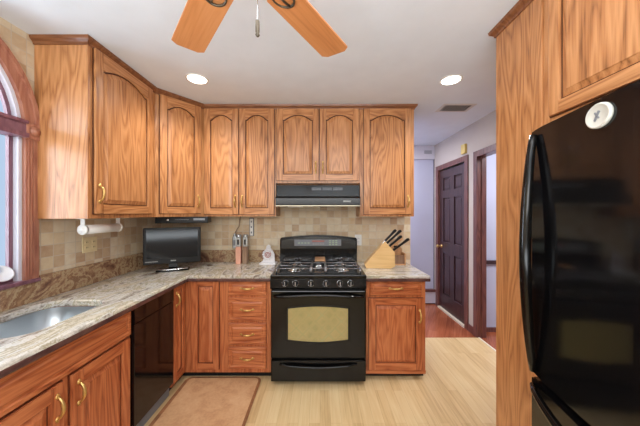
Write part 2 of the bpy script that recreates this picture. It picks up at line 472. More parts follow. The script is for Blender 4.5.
wob('window_sill', m, 'sash')
m = MB(); ring(m, 0.424, 0.499, 0.405, 0.478, XL - 0.055, XL)
for s_ in (-1, 1):
    a, b = sorted((WC + s_ * 0.407, WC + s_ * 0.424)); m.box(XL - 0.055, XL, a, b, SILL + 0.022, SPR)
wob('jamb', m, 'white_trim')
m = MB(); ring(m, 0.405, 0.478, 0.385, 0.455, XL - 0.05, XL - 0.03); ring(m, 0.35, 0.42, 0.325, 0.392, XL - 0.05, XL - 0.03)
for s_ in (-1, 1):
    a, b = sorted((WC + s_ * 0.385, WC + s_ * 0.405)); m.box(XL - 0.05, XL - 0.03, a, b, SILL + 0.022, 1.9)
m.box(XL - 0.05, XL - 0.03, WC - 0.02, WC + 0.02, SILL + 0.022, 1.9)
m.box(XL - 0.05, XL - 0.03, WC - 0.385, WC + 0.385, SILL + 0.022, SILL + 0.05)
wob('sash', m, 'sash')
m = MB(); m.box(XL - 0.042, XL - 0.038, WC - 0.40, WC + 0.40, SILL + 0.03, 1.9)
m.prism(arch(0.40, 0.47), XL - 0.042, XL - 0.038, 'yz')
wob('glass', m, 'glass')

# ------------------------------------------------------------------ cabinet doors, drawers, pulls
def pull(parent, x, z, y, vertical=True, L=0.10):
    m = MB(); pts = []; rr = []
    for k in range(13):
        u = k / 12.0; s_ = (u - 0.5) * L
        out = 0.028 * math.sin(PI * u) ** 0.6 if 0 < u < 1 else 0
        pts.append((0, -out - 0.001, s_) if vertical else (s_, -out - 0.001, 0)); rr.append(0.0055 + 0.0028 * math.sin(PI * u) ** 2)
    m.tube(pts, rr, 8)
    for e in (-0.5, 0.5):
        c = (0, 0, e * L) if vertical else (e * L, 0, 0)
        m.lathe([(0.011, 0.0), (0.010, -0.004), (0.005, -0.007)], c, 'y', 12)
        c2 = (0, 0, e * (L + 0.02)) if vertical else (e * (L + 0.02), 0, 0)
        m.lathe([(0.006, 0.0), (0.005, -0.004), (0.002, -0.005)], c2, 'y', 8)
    return obj('handle', m, 'brass', parent, (x, y, z))

def door(parent, x0, w_, z0, h, low=False, arched=True, hx=None, hz=None, y=0.0, name='door', rz=0.0, rise=0.05, st=0.06):
    T = 0.02; sfx = '_low' if low else ''
    m = MB(); a = rise if arched else 0.0
    m.box(0, st, -T, 0, 0, h, 0, bev=0.004); m.box(w_ - st, w_, -T, 0, 0, h, 0, bev=0.004)
    m.box(st, w_ - st, -T, 0, 0, st, 1)
    def zt(t, base): return base + (a * (1 - (t / 0.9) ** 2) if abs(t) < 0.9 else 0)
    N = 18 if arched else 1
    for k in range(N):
        ta, tb = -1 + 2 * k / N, -1 + 2 * (k + 1) / N
        xa, xb = st + (w_ - 2 * st) * (ta + 1) / 2, st + (w_ - 2 * st) * (tb + 1) / 2
        m.prism([(xa, zt(ta, h - st - a)), (xb, zt(tb, h - st - a)), (xb, h), (xa, h)], -T, 0, 'xz', 1)
    # dark groove and edge backing, collected stain with gap shade put into the colour
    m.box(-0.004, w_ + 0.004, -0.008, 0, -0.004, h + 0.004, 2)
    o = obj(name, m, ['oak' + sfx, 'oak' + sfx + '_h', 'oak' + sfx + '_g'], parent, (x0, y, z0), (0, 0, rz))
    m = MB(); gap = 0.0055
    def loop(i, yy):
        xa, xb, za = st + i, w_ - st - i, st + i
        zb = h - st - a - i
        pts = [(xa, yy, za), (xb, yy, za)]
        n = 20 if arched else 1
        for k in range(n + 1):
            t = 1 - 2 * k / n
            x = xa + (xb - xa) * (t + 1) / 2
            pts.append((x, yy, zt(t, zb)))
        return pts
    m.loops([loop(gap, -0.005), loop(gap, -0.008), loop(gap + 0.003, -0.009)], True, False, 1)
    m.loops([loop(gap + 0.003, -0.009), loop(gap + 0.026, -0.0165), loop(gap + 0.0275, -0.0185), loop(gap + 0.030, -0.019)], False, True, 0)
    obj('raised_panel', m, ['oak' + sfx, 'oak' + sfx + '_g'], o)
    if hx is not None: pull(o, hx, hz, -T)
    return o

def drawer(parent, x0, w_, z0, h, low=True, y=0.0, handle=True, name='drawer'):
    m = MB(); T = 0.02
    def rc(i, yy): return [(i, yy, i), (w_ - i, yy, i), (w_ - i, yy, h - i), (i, yy, h - i)]
    m.loops([rc(0, 0), rc(0, -0.013), rc(0.006, -T), rc(0.022, -T), rc(0.026, -0.015), rc(0.034, -0.015), rc(0.046, -T), rc(0.05, -T)])
    sfx = '_low' if low else ''
    o = obj(name, m, ['oak' + sfx + '_h'], parent, (x0, y, z0))
    if handle: pull(o, w_ / 2, h / 2, -T, False)
    return o

# ------------------------------------------------------------------ upper cabinets
UB, UT = 1.42, 2.52
t = thing('wall_cabinet', 'golden oak wall cabinet beside the arched window, paper roll holder beneath', 'cabinet', (-1.43, 1.60, UB), PI / 2)
m = MB(); m.box(0, 0.65, 0.0, 0.328, 0, UT - UB); obj('body', m, 'oak', t)
m = MB(); m.box(0, 0.65, -0.001, 0.0, 0, UT - UB); obj('face_frame', m, 'oak', t)
door(t, 0.035, 0.56, 0.03, 1.045, hx=0.03, hz=0.13)

ang = math.atan2(0.35, 0.27); Ld = math.hypot(0.27, 0.35)
t = thing('wall_cabinet', 'golden oak corner cabinet set diagonally above the small television', 'cabinet', (-1.43, 2.25, UB), ang)
inv = Matrix.Rotation(-ang, 4, 'Z') @ Matrix.Translation((1.43, -2.25, 0))
pl = [(-1.758, 2.89), (-1.758, 2.252), (-1.43, 2.252), (-1.162, 2.60), (-1.162, 2.89)]
pl = [tuple((inv @ Vector((x, y, 0)))[:2]) for x, y in pl]
m = MB(); m.prism(pl, 0, UT - UB, 'xy'); obj('body', m, 'oak', t)
door(t, 0.035, Ld - 0.075, 0.03, 1.045, hx=Ld - 0.075 - 0.03, hz=0.12)

def upper(label, x0, x1, zb, doors):
    t = thing('wall_cabinet', label, 'cabinet', (x0, 2.60, zb))
    m = MB(); m.box(0.0005, x1 - x0 - 0.0005, 0, YB - 0.01 - 2.60, 0, UT - zb); obj('body', m, 'oak', t)
    for (a, b, hs) in doors:
        wd = b - a; door(t, a - x0, wd, 0.022, UT - zb - 0.05, hx=(0.03 if hs < 0 else wd - 0.03), hz=0.13)
    return t
upper('golden oak two-door wall cabinet left of the range hood', -1.16, -0.44, UB, [(-1.152, -0.812, 1), (-0.802, -0.455, -1)])
upper('short golden oak two-door cabinet directly above the black hood', -0.44, 0.40, 1.755, [(-0.428, -0.012, 1), (-0.002, 0.388, -1)])
upper('golden oak single-door wall cabinet right of the hood above knife block', 0.40, 0.94, UB, [(0.435, 0.905, 1)])

cp = [(0.0, 2.49), (0.006, 2.49), (0.010, 2.503), (0.026, 2.518), (0.030, 2.534), (0.0, 2.534)]
m = sweep([(-1.76, 1.60), (-1.43, 1.60), (-1.43, 2.25), (-1.16, 2.60), (0.94, 2.60), (0.94, 2.89)], cp)
tag(obj('crown_moulding', m, 'crown'), 'dark oak crown moulding running over the left and back wall cabinets', 'moulding')

# ------------------------------------------------------------------ tall cabinet and fridge cabinet on the right
t = thing('tall_cabinet', 'tall golden oak side panel cabinet between doorway and black refrigerator', 'cabinet', (1.04, 1.535, 0), -PI / 2)
m = MB(); m.box(0, 0.325, 0, 0.798, 0, 2.52); obj('body', m, 'oak', t)
m = MB(); m.box(0.296, 0.325, -0.008, 0, 0, 2.50, bev=0.002); obj('edge_strip', m, 'oak', t)
t = thing('fridge_cabinet', 'golden oak cabinet over the black refrigerator', 'cabinet', (1.04, 1.209, 1.80), -PI / 2)
m = MB(); m.box(0, 1.1, 0, 0.798, 0, 0.72); obj('body', m, 'oak', t)
door(t, 0.045, 0.44, 0.085, 0.60, hx=None, rise=0.05, st=0.052)
door(t, 0.50, 0.44, 0.085, 0.60, hx=None, rise=0.05, st=0.07)
m = sweep([(1.04, 0.12), (1.04, 1.535), (1.838, 1.535)], [(-o, z) for o, z in cp])
tag(obj('crown_moulding', m, 'crown'), 'oak crown moulding along the top of the refrigerator cabinet', 'moulding')

# ------------------------------------------------------------------ base cabinets
FB, FT = 0.055, 0.874
# sink base
t = thing('base_cabinet', 'red-toned oak sink base cabinet under the sink left of dishwasher', 'cabinet', (-1.19, 0.25, 0), PI / 2)
Lc = 1.625 - 0.25
m = MB(); m.box(0, Lc, 0, 0.02, FB, FT); m.box(0, 0.018, 0.02, 0.56, FB, FT); m.box(Lc - 0.006, Lc, 0.02, 0.56, FB, FT); m.box(0, Lc, 0.02, 0.56, FB, FB + 0.02)
obj('body', m, 'oak_low', t)
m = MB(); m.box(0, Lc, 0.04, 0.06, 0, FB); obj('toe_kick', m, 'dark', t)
drawer(t, 0.53, Lc - 0.53 - 0.01, 0.70, 0.155, handle=False, name='false_drawer_front')
door(t, 1.605 - 0.25 - 0.375, 0.375, 0.085, 0.60, True, False, hx=0.032, hz=0.50)
door(t, 1.605 - 0.25 - 0.79, 0.375, 0.085, 0.60, True, False, hx=0.343, hz=0.50)
door(t, 0.02, 0.375, 0.085, 0.60, True, False)
# corner base
t = thing('base_cabinet', 'red-toned oak corner base cabinet with bifold doors beyond the dishwasher', 'cabinet', (-1.19, 2.085, 0))
m = MB()
m.prism([(-0.56, 0.0), (0.0, 0.0), (0.0, 0.2), (0.272, 0.2), (0.27, 0.80), (-0.56, 0.80)], FB, FT, 'xy'); obj('body', m, 'oak_low', t)
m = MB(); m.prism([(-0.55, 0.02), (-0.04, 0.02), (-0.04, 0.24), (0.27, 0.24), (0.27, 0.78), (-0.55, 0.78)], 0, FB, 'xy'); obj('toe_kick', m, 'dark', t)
d1 = door(t, 0.0, 0.175, 0.09, 0.775, True, False, hx=0.03, hz=0.66, rz=PI / 2, st=0.045)
d1.location = (0.001, 0.003, 0.09)
d2 = door(t, 0.072, 0.235, 0.09, 0.775, True, False, y=0.199, st=0.05)
# drawers
def basecab(label, x0, x1):
    t = thing('base_cabinet', label, 'cabinet', (x0, 2.285, 0))
    m = MB(); m.box(0, x1 - x0, 0, 0.60, FB, FT); obj('body', m, 'oak_low', t)
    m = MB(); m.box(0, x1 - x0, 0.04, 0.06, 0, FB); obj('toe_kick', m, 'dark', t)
    return t
t = basecab('red-toned oak cabinet with four stacked drawers left of the range', -0.918, -0.432)
for za, zb in ((0.735, 0.862), (0.515, 0.712), (0.305, 0.492), (0.095, 0.282)):
    drawer(t, 0.115, 0.335, za, zb - za)
t = basecab('red-toned oak cabinet with one drawer and door right of the range', 0.405, 0.925)
drawer(t, 0.03, 0.455, 0.735, 0.127)
door(t, 0.02, 0.475, 0.085, 0.625, True, False, hx=0.445, hz=0.47)
m = MB(); m.box(-0.002, 0.522, -0.006, 0.0, FB - 0.01, FB + 0.02); obj('base_strip', m, 'oak_low_h', t)

# ------------------------------------------------------------------ worktops
def rrect(x0, x1, y0, y1, r, n=8):
    p = []
    for cx, cy, a0 in ((x1 - r, y1 - r, 0), (x0 + r, y1 - r, PI / 2), (x0 + r, y0 + r, PI), (x1 - r, y0 + r, 1.5 * PI)):
        for k in range(n + 1): p.append((cx + r * math.cos(a0 + k * PI / 2 / n), cy + r * math.sin(a0 + k * PI / 2 / n)))
    return p
def slab(name, outer, holes, mats, z0, z1, bev=0.006):
    cu = bpy.data.curves.new(name, 'CURVE'); cu.dimensions = '2D'; cu.fill_mode = 'BOTH'
    cu.extrude = (z1 - z0) / 2 - bev; cu.bevel_depth = bev; cu.bevel_resolution = 2; cu.offset = -bev
    for pts in [outer] + holes:
        sp = cu.splines.new('POLY'); sp.points.add(len(pts) - 1)
        for q, p in zip(sp.points, pts): q.co = (p[0], p[1], 0, 1)
        sp.use_cyclic_u = True
    tmp = bpy.data.objects.new('tmp', cu); C.objects.link(tmp)
    bpy.context.view_layer.update()
    dg = bpy.context.evaluated_depsgraph_get()
    me = bpy.data.meshes.new_from_object(tmp.evaluated_get(dg)); me.name = name
    bpy.data.objects.remove(tmp, do_unlink=True)
    for v in me.vertices: v.co.z += (z0 + z1) / 2
    me.materials.clear()
    for q in mats: me.materials.append(M[q])
    o = bpy.data.objects.new(name, me); C.objects.link(o); return o
bowl1 = (-1.675, -1.295, 1.12, 1.615); bowl2 = (-1.675, -1.295, 0.58, 1.09)
o = slab('worktop', [(XL, -0.1), (-1.14, -0.1), (-1.14, 2.24), (-0.432, 2.24), (-0.432, YB - 0.009), (XL, YB - 0.009)],
         [rrect(*bowl1, 0.11)[::-1], rrect(*bowl2, 0.11)[::-1]], ['granite'], 0.875, 0.914)
m = sweep([(-1.14, -0.1), (-1.14, 2.24), (-0.432, 2.24)], [(0.0005, 0.8635), (0.0015, 0.870), (0.0015, 0.884), (0.0, 0.891), (-0.018, 0.891), (-0.018, 0.8635)]); obj('edge_strip', m, 'granite_dark_shade', o)  # added strip carries dark granite and the painted lower-edge shade
tag(o, 'beige and grey granite L-shaped worktop holding the sink', 'worktop')
o = slab('worktop', [(0.403, 2.24), (0.95, 2.24), (0.95, YB - 0.009), (0.403, YB - 0.009)], [], ['granite_x'], 0.875, 0.914)
m = sweep([(0.403, 2.24), (0.95, 2.24), (0.95, 2.88)], [(0.0005, 0.8635), (0.0015, 0.870), (0.0015, 0.884), (0.0, 0.891), (-0.018, 0.891), (-0.018, 0.8635)]); obj('edge_strip', m, 'granite_dark_shade', o)  # added strip carries dark granite and the painted lower-edge shade
tag(o, 'short granite worktop right of the range under the knife block', 'worktop')
m = MB(); m.box(XL, XL + 0.022, WY1 + 0.08, YB - 0.01, 0.914, 1.066, bev=0.003)
m.box(XL, XL + 0.022, 0.2, WY1 + 0.08, 0.914, SILL, bev=0.003)
tag(obj('granite_upstand', m, 'granite_splash'), 'mottled brown granite upstand along the left wall under the window', 'backsplash')
m = MB(); m.box(XL + 0.022, -0.44, YB - 0.03, YB - 0.009, 0.914, 1.046, bev=0.003)
tag(obj('granite_upstand', m, 'granite_splash'), 'brown granite upstand along the back wall behind television and grinders', 'backsplash')

# sink
t = thing('kitchen_sink', 'stainless steel undermount double sink below the window', 'sink', (-1.485, 1.1, 0.70))
for (x0, x1, y0, y1) in (bowl1, bowl2):
    m = MB(); L = []
    for (z, i, r) in ((0.874, -0.02, 0.12), (0.868, -0.02, 0.12), (0.874, -0.002, 0.11), (0.85, 0.0, 0.11), (0.74, 0.012, 0.10), (0.715, 0.03, 0.09), (0.71, 0.06, 0.07)):
        L.append([(x + 1.485, y - 1.1, z - 0.70) for x, y in rrect(x0 + i, x1 - i, y0 + i, y1 - i, r)])
    m.loops(L[2:], False, True, 0, True)
    obj('basin', m, 'steel', t)
    m = MB(); m.lathe([(0.04, 0.012), (0.038, 0.016), (0.02, 0.013), (0.004, 0.013)], ((x0 + x1) / 2 + 1.485, (y0 + y1) / 2 - 1.1, 0.0), 'z', 18)
    obj('drain', m, 'chrome', t)

# ------------------------------------------------------------------ dishwasher
t = thing('dishwasher', 'glossy black dishwasher under the left worktop', 'dishwasher', (-1.175, 1.632, 0), PI / 2)
m = MB(); m.box(0.0, 0.448, 0.02, 0.55, 0.10, 0.872); obj('body', m, 'black_matte', t)
m = MB(); m.box(0.004, 0.444, -0.005, 0.02, 0.10, 0.75, bev=0.004); obj('door', m, 'fridge', t)
m = MB(); m.box(0.004, 0.444, -0.008, 0.02, 0.755, 0.868, bev=0.004); obj('control_panel', m, 'fridge', t)
m = MB(); m.box(0.004, 0.444, 0.03, 0.05, 0.0, 0.10); obj('toe_panel', m, 'grey', t)

# ------------------------------------------------------------------ gas range
RX0, RX1 = -0.418, 0.390; RW = RX1 - RX0; RF = 2.20
t = thing('gas_range', 'black gas range with oven standing between the oak base cabinets', 'stove', (RX0, RF, 0))
RD = YB - 0.03 - RF
m = MB(); m.box(0.0, RW, 0.045, RD, 0.03, 0.90); m.box(0.01, RW - 0.01, 0.02, 0.05, 0.04, 0.90)
obj('body', m, 'black_matte', t)
for x in (0.05, RW - 0.05):
    for y in (0.08, RD - 0.06):
        m = MB(); m.lathe([(0.018, 0), (0.018, 0.012), (0.01, 0.03)], (x, y, 0)); obj('foot', m, 'black_matte', t)
# cooktop
m = MB(); m.box(-0.003, RW + 0.003, 0.0, RD - 0.06, 0.90, 0.93, bev=0.008)
m.box(0.03, RW - 0.03, 0.05, RD - 0.10, 0.93, 0.934, bev=0.002)
obj('cooktop', m, 'black', t)
def burner(cx, cy, r):
    m = MB(); m.lathe([(r * 1.5, 0.934), (r * 1.45, 0.938), (r * 1.1, 0.94), (r, 0.95), (r * 0.9, 0.952)], (cx, cy, 0), 'z', 20)
    b = obj('burner', m, 'chrome', t)
    m = MB(); m.lathe([(r * 0.85, 0.952), (r * 0.85, 0.958), (r * 0.7, 0.961), (0.004, 0.962)], (cx, cy, 0), 'z', 20)
    obj('burner_cap', m, 'iron', b)
ys = (0.17, 0.45)
for cx in (0.19, RW - 0.19):
    for cy in ys: burner(cx, cy, 0.042)
burner(RW / 2, 0.31, 0.03)
for (xa, xb) in ((0.04, 0.335), (0.345, RW - 0.345), (RW - 0.335, RW - 0.04)):
    m = MB(); ya, yb = 0.055, 0.575; z = 0.972; r = 0.0055
    def bar(p, q): m.tube([p, q], r, 6)
    bar((xa, ya, z), (xb, ya, z)); bar((xa, yb, z), (xb, yb, z)); bar((xa, ya, z), (xa, yb, z)); bar((xb, ya, z), (xb, yb, z))
    bar((xa, (ya + yb) / 2, z), (xb, (ya + yb) / 2, z))
    cx = (xa + xb) / 2
    for cy in (ys if xb - xa > 0.2 else (0.31,)):
        for k in range(4 if xb - xa > 0.2 else 2):
            a = k * PI / 2 + (0 if xb - xa > 0.2 else 0)
            ux, uy = math.cos(a), math.sin(a)
            Lx = (xb - xa) / 2 if abs(ux) > 0.5 else 0.12
            m.tube([(cx + ux * 0.025, cy + uy * 0.025, z + 0.004), (cx + ux * Lx * 0.6, cy + uy * Lx * 0.6, z + 0.004), (cx + ux * Lx, cy + uy * Lx, z)], r, 6)
    for px in (xa, xb):
        for py in (ya, (ya + yb) / 2, yb): m.tube([(px, py, z), (px, py, 0.931)], 0.007, 6)
    obj('grate', m, 'iron', t)
# control panel
m = MB(); m.prism([(0.0, 0.812), (-0.012, 0.822), (0.0, 0.900), (0.05, 0.900), (0.05, 0.812)], -0.002, RW + 0.002, 'yz'); obj('control_panel', m, 'black', t)
for px in (285, 295.5, 311, 326, 340, 350.6):
    kx = (px - 320) * 2.19 / 260 - RX0
    m = MB(); m.lathe([(0.025, 0.004), (0.025, -0.004), (0.020, -0.008), (0.018, -0.026), (0.014, -0.028)], (0, 0, 0), 'y', 18)
    kb = obj('knob', m, 'black_matte', t, (kx, -0.008, 0.862), (-0.12, 0, 0))
    m = MB(); m.box(-0.003, 0.003, -0.032, -0.026, -0.016, 0.016); m.lathe([(0.0265, 0.003), (0.0265, -0.003), (0.0245, -0.0045), (0.0245, 0.003)], (0, 0, 0), 'y', 18)
    obj('grip_ring', m, 'chrome', kb)
# oven door
m = MB(); m.box(0.004, RW - 0.004, -0.012, 0.02, 0.235, 0.800, bev=0.008); od = obj('oven_door', m, 'black', t)
wx0, wx1 = 0.15, RW - 0.155; wz0, wz1 = 0.392, 0.650
def ow(i, y):
    p = []
    for k in range(15):
        u = k / 14.0; p.append((wx0 + i + (wx1 - wx0 - 2 * i) * u, y, wz0 + i - 0.02 * math.sin(PI * u)))
    for k in range(15):
        u = 1 - k / 14.0; p.append((wx0 + i + (wx1 - wx0 - 2 * i) * u, y, wz1 - i + 0.018 * math.sin(PI * u)))
    return p
m = MB(); m.loops([ow(-0.012, -0.012), ow(-0.012, -0.0145), ow(0, -0.0145)]); obj('window_frame', m, 'black_matte', od)
m = MB(); m.loops([ow(0, -0.013), ow(0, -0.016)]); obj('window_pane', m, 'oven_glass', od)
def arcbar(z, x0, x1, sag, out, r):
    m = MB(); P = []; R = []
    for k in range(21):
        u = k / 20.0; P.append((x0 + (x1 - x0) * u, -0.014 - out * min(1, math.sin(PI * u) * 3.0), z + sag * math.sin(PI * u))); R.append(r * (0.75 + 0.35 * math.sin(PI * u)))
    m.tube(P, R, 10); return m
obj('handle', arcbar(0.752, 0.03, RW - 0.03, 0.022, 0.042, 0.015), 'black', od)
m = MB(); m.box(0.004, RW - 0.004, -0.012, 0.02, 0.035, 0.215, bev=0.008); sd = obj('storage_drawer', m, 'black', t)
obj('handle', arcbar(0.185, 0.08, RW - 0.08, -0.022, 0.02, 0.012), 'black', sd)
# backguard
gy = RD - 0.075
bx0, bx1 = -0.012, RW + 0.008
pts = [(bx0, 0.93), (bx1, 0.93), (bx1, 1.175)]
for k in range(17):
    u = k / 16.0; pts.append((bx1 - 0.012 + (bx0 - bx1 + 0.024) * u, 1.188 + 0.03 * math.sin(PI * u)))
pts.append((bx0, 1.175))
m = MB(); m.prism(pts, gy, gy + 0.06, 'xz', bev=0.006); bgd = obj('backguard', m, 'black', t)
m = MB()
pp = [(bx0 + 0.015, 1.075), (bx1 - 0.015, 1.075)]
for k in range(17):
    u = k / 16.0; pp.append((bx1 - 0.015 + (bx0 - bx1 + 0.03) * u, 1.165 + 0.035 * math.sin(PI * u)))
m.prism(pp, gy - 0.018, gy, 'xz', bev=0.006); cp_ = obj('console', m, 'console', bgd)
m = MB(); m.box(RW / 2 - 0.26, RW / 2 + 0.24, gy - 0.021, gy - 0.018, 1.105, 1.172, 0)
m.box(RW / 2 - 0.07, RW / 2 + 0.06, gy - 0.023, gy - 0.021, 1.145, 1.162, 1)
for k in range(5): m.box(RW / 2 - 0.065 + k * 0.026, RW / 2 - 0.047 + k * 0.026, gy - 0.023, gy - 0.021, 1.118, 1.13, 2)
for k in range(3):
    for j in range(3): m.box(RW / 2 + 0.11 + k * 0.034, RW / 2 + 0.13 + k * 0.034, gy - 0.023, gy - 0.021, 1.114 + j * 0.02, 1.124 + j * 0.02, 3)
for k in range(4): m.box(RW / 2 - 0.22 + k * 0.034, RW / 2 - 0.20 + k * 0.034, gy - 0.023, gy - 0.021, 1.13, 1.14, 3)
obj('display', m, ['grey', 'red', 'soft_grey', 'led'], bgd)
# spoon rest
m = MB(); m.box(-0.052, 0.052, -0.10, 0.10, 0.0, 0.012, bev=0.004); m.box(-0.04, 0.04, -0.085, 0.085, 0.012, 0.014, bev=0.001)
tag(obj('trivet', m, 'tan', None, (0.0, 2.64, 0.9826)), 'tan wooden trivet lying on the middle burner grate of the range', 'trivet')

# ------------------------------------------------------------------ hood
t = thing('range_hood', 'black range hood under the short cabinet above the stove', 'range hood', (-0.408, 2.38, 1.52))
m = MB(); HW = 0.778
m.prism([(0.51, 0.233), (0.225, 0.233), (0.10, 0.212), (0.065, 0.195), (0.058, 0.095), (0.012, 0.085), (0.0, 0.07), (0.0, 0.012), (0.03, 0.0), (0.51, 0.0)], 0, HW, 'yz', bev=0.003)
obj('canopy', m, 'black', t)
m = MB()
for k in range(3): m.box(0.33 + k * 0.1, 0.42 + k * 0.1, 0.054, 0.06, 0.15, 0.156); m.box(0.33 + k * 0.1, 0.42 + k * 0.1, 0.053, 0.06, 0.165, 0.171)
obj('vent_slot', m, 'grey', t)
m = MB(); m.box(0.62, 0.69, -0.002, 0.0, 0.035, 0.05); obj('nameplate', m, 'soft_grey', t)
m = MB(); m.box(0.0, HW, -0.004, 0.03, -0.004, 0.006, bev=0.002); obj('lip', m, 'lip', t)
m = MB(); m.box(0.1, 0.24, 0.10, 0.2, -0.008, 0.0); obj('lamp_lens', m, 'white', t)

# ------------------------------------------------------------------ refrigerator
fr = -PI / 2 - math.radians(7)
t = thing('refrigerator', 'large glossy black refrigerator with bottom freezer on the right', 'refrigerator', (0.842, 1.05, 0), fr)
FW = 0.90
m = MB(); m.box(0, FW, 0.07, 0.62, 0.03, 1.775, bev=0.004); m.xf(Matrix.Rotation(math.radians(7), 4, 'Z')); obj('body', m, 'black_matte', t)
m = MB()
def dprof(z0, z1):
    p = []
    for k in range(17):
        u = k / 16.0; p.append((FW * u, 0.012 - 0.012 * math.sin(PI * u)))
    p += [(FW, 0.065), (0, 0.065)]
    mm = MB(); mm.prism(p, z0, z1, 'xy', bev=0.006); return mm
fd = obj('fridge_door', dprof(0.815, 1.785), 'fridge', t)
fz = obj('freezer_drawer', dprof(0.06, 0.800), 'fridge', t)
P = []; R = []
for k in range(25):
    u = k / 24.0; P.append((0.026 + 0.010 * math.sin(PI * u), 0.002 - 0.036 * math.sin(PI * u) ** 0.8, 0.835 + 0.925 * u)); R.append(0.013 + 0.007 * math.sin(PI * u))
m = MB(); m.tube(P, R, 10); obj('handle', m, 'black', fd)
P = []; R = []
for k in range(25):
    u = k / 24.0; P.append((0.02 + (FW - 0.04) * u, 0.004 - 0.06 * math.sin(PI * u) ** 0.6, 0.775 - 0.03 * math.sin(PI * u))); R.append(0.011 + 0.007 * math.sin(PI * u))
m = MB(); m.tube(P, R, 10); obj('handle', m, 'black', fz)
m = MB(); m.box(0.0, FW, 0.03, 0.07, 0.0, 0.055); obj('base_grille', m, 'black_matte', t)
# oval magnet
m = MB(); m.lathe([(0.040, 0.004), (0.040, -0.002), (0.037, -0.005), (0.034, -0.005), (0.032, -0.0035), (0.004, -0.0035)], (0, 0, 0), 'y', 28, 0, sy=0.9)
st_ = m.count(); m.box(-0.003, 0.003, -0.006, -0.0035, -0.016, 0.014, 1); m.xf(Matrix.Rotation(0.5, 4, 'Y'), st_)
st_ = m.count(); m.box(-0.002, 0.002, -0.006, -0.0035, -0.010, 0.012, 1); m.xf(Matrix.Rotation(-0.6, 4, 'Y'), st_)
mg_l = 0.305
c7, s7 = math.cos(fr), math.sin(fr)
mx = 0.842 + mg_l * c7 - (-0.0035) * s7; my = 1.05 + mg_l * s7 + (-0.0035) * c7
tag(obj('magnet', m, ['magnet', 'grey'], None, (mx, my, 1.735), (0, 0, fr)), 'pale oval magnet stuck near the top of the black refrigerator door', 'magnet')

# ------------------------------------------------------------------ ceiling fan
HX, HY, HZ = -0.226, 0.708, 2.178
t = thing('ceiling_fan', 'ceiling fan with oak blades and dark bronze blade arms', 'ceiling fan', (HX, HY, HZ))
m = MB(); m.lathe([(0.05, 0.357), (0.085, 0.34), (0.085, 0.30), (0.03, 0.28), (0.018, 0.27), (0.018, 0.20), (0.04, 0.19), (0.10, 0.17), (0.115, 0.13), (0.115, 0.07), (0.09, 0.04), (0.05, 0.03), (0.045, -0.02), (0.03, -0.035)], (0, 0, 0), 'z', 28)
obj('motor_housing', m, 'bronze', t)
R_ = 0.558
for k in range(5):
    a = math.radians(57.5 + 72 * k)
    m = MB(); hw0, hw1 = 0.058, 0.065
    out = [(0.155, -hw0 * 0.6), (0.175, -hw0), (R_ - 0.018, -hw1), (R_, -hw1 + 0.022), (R_, hw1 - 0.022), (R_ - 0.018, hw1), (0.175, hw0), (0.155, hw0 * 0.6)]
    m.prism(out, -0.004, 0.004, 'xy', bev=0.0015); m.xf(Matrix.Rotation(math.radians(1), 4, 'X'))
    b = obj('blade', m, 'blade', t, (0, 0, 0), (0, 0, a))
    m = MB()
    m.tube([(0.09, 0, 0.03), (0.12, 0, 0.0), (0.16, 0, -0.010)], 0.008, 8)
    m.tube([(0.16 + 0.04 * math.cos(q) + 0.03, 0.036 * math.sin(q), -0.008 + 0.0055 * math.sin(q)) for q in [j * 2 * PI / 20 for j in range(20)]], 0.0045, 6, closed=True)
    m.tube([(0.15, 0, -0.01), (0.20, 0.004, -0.009), (0.225, 0.0, -0.009)], 0.004, 6)
    obj('blade_arm', m, 'bronze', b)
cz = 1.455 - HZ
m = MB(); m.tube([(0.04, -0.035, -0.005), (0.067, -0.046, -0.03), (0.067, -0.046, 1.945 - HZ)], 0.0012, 6)
ch = obj('pull_chain', m, 'chrome', t)
m = MB(); m.lathe([(0.002, 1.947 - HZ), (0.0055, 1.943 - HZ), (0.0055, 1.916 - HZ), (0.004, 1.912 - HZ), (0.006, 1.908 - HZ), (0.003, 1.904 - HZ)], (0.067, -0.046, 0), 'z', 10)
obj('chain_knob', m, 'bronze', ch)

# ------------------------------------------------------------------ recessed lights, vents
def can(x, y, label):
    t = thing('recessed_light', label, 'ceiling light', (x, y, CE), 0)
    m = MB(); m.lathe([(0.088, 0.0), (0.086, -0.005), (0.074, -0.006), (0.070, -0.001), (0.070, 0.0)], (0, 0, 0), 'z', 32); obj('trim_ring', m, 'white', t)
    m = MB(); m.lathe([(0.070, -0.001), (0.069, -0.005), (0.002, -0.0055)], (0, 0, 0), 'z', 32); obj('diffuser', m, 'lamp', t)
    l = bpy.data.lights.new('downlight', 'SPOT'); l.energy = 26; l.spot_size = 2.5; l.spot_blend = 0.9; l.shadow_soft_size = 0.06; l.color = (1.0, 0.98, 0.94)
    o = bpy.data.objects.new('downlight', l); C.objects.link(o); o.location = (x, y, CE - 0.03)
can(-0.99, 2.095, 'lit recessed ceiling light above the left counter near corner cabinet')
can(1.063, 2.11, 'lit recessed ceiling light on the right near the ceiling vent')
t = thing('ceiling_vent', 'white louvred ceiling vent to the right of the wall cabinets', 'vent', (1.39, 2.67, CE))
m = MB(); m.box(-0.165, 0.165, -0.10, 0.10, -0.004, 0.0); m.box(-0.13, 0.13, -0.07, 0.07, -0.005, -0.004, 1); obj('frame', m, ['vent', 'vent_dark'], t)
for k in range(9):
    m = MB(); x = -0.12 + k * 0.03; m.box(-0.007, 0.007, -0.07, 0.07, -0.001, 0.001); obj('louvre', m, 'vent', t, (x, 0, -0.009), (0, -0.6, 0))
t = thing('wall_vent', 'small grey air vent high on the hall end wall', 'vent', (1.79, 4.168, 2.43))
m = MB(); m.box(-0.14, 0.02, -0.006, 0, -0.035, 0.035); obj('frame', m, 'white_trim', t)
m = MB()
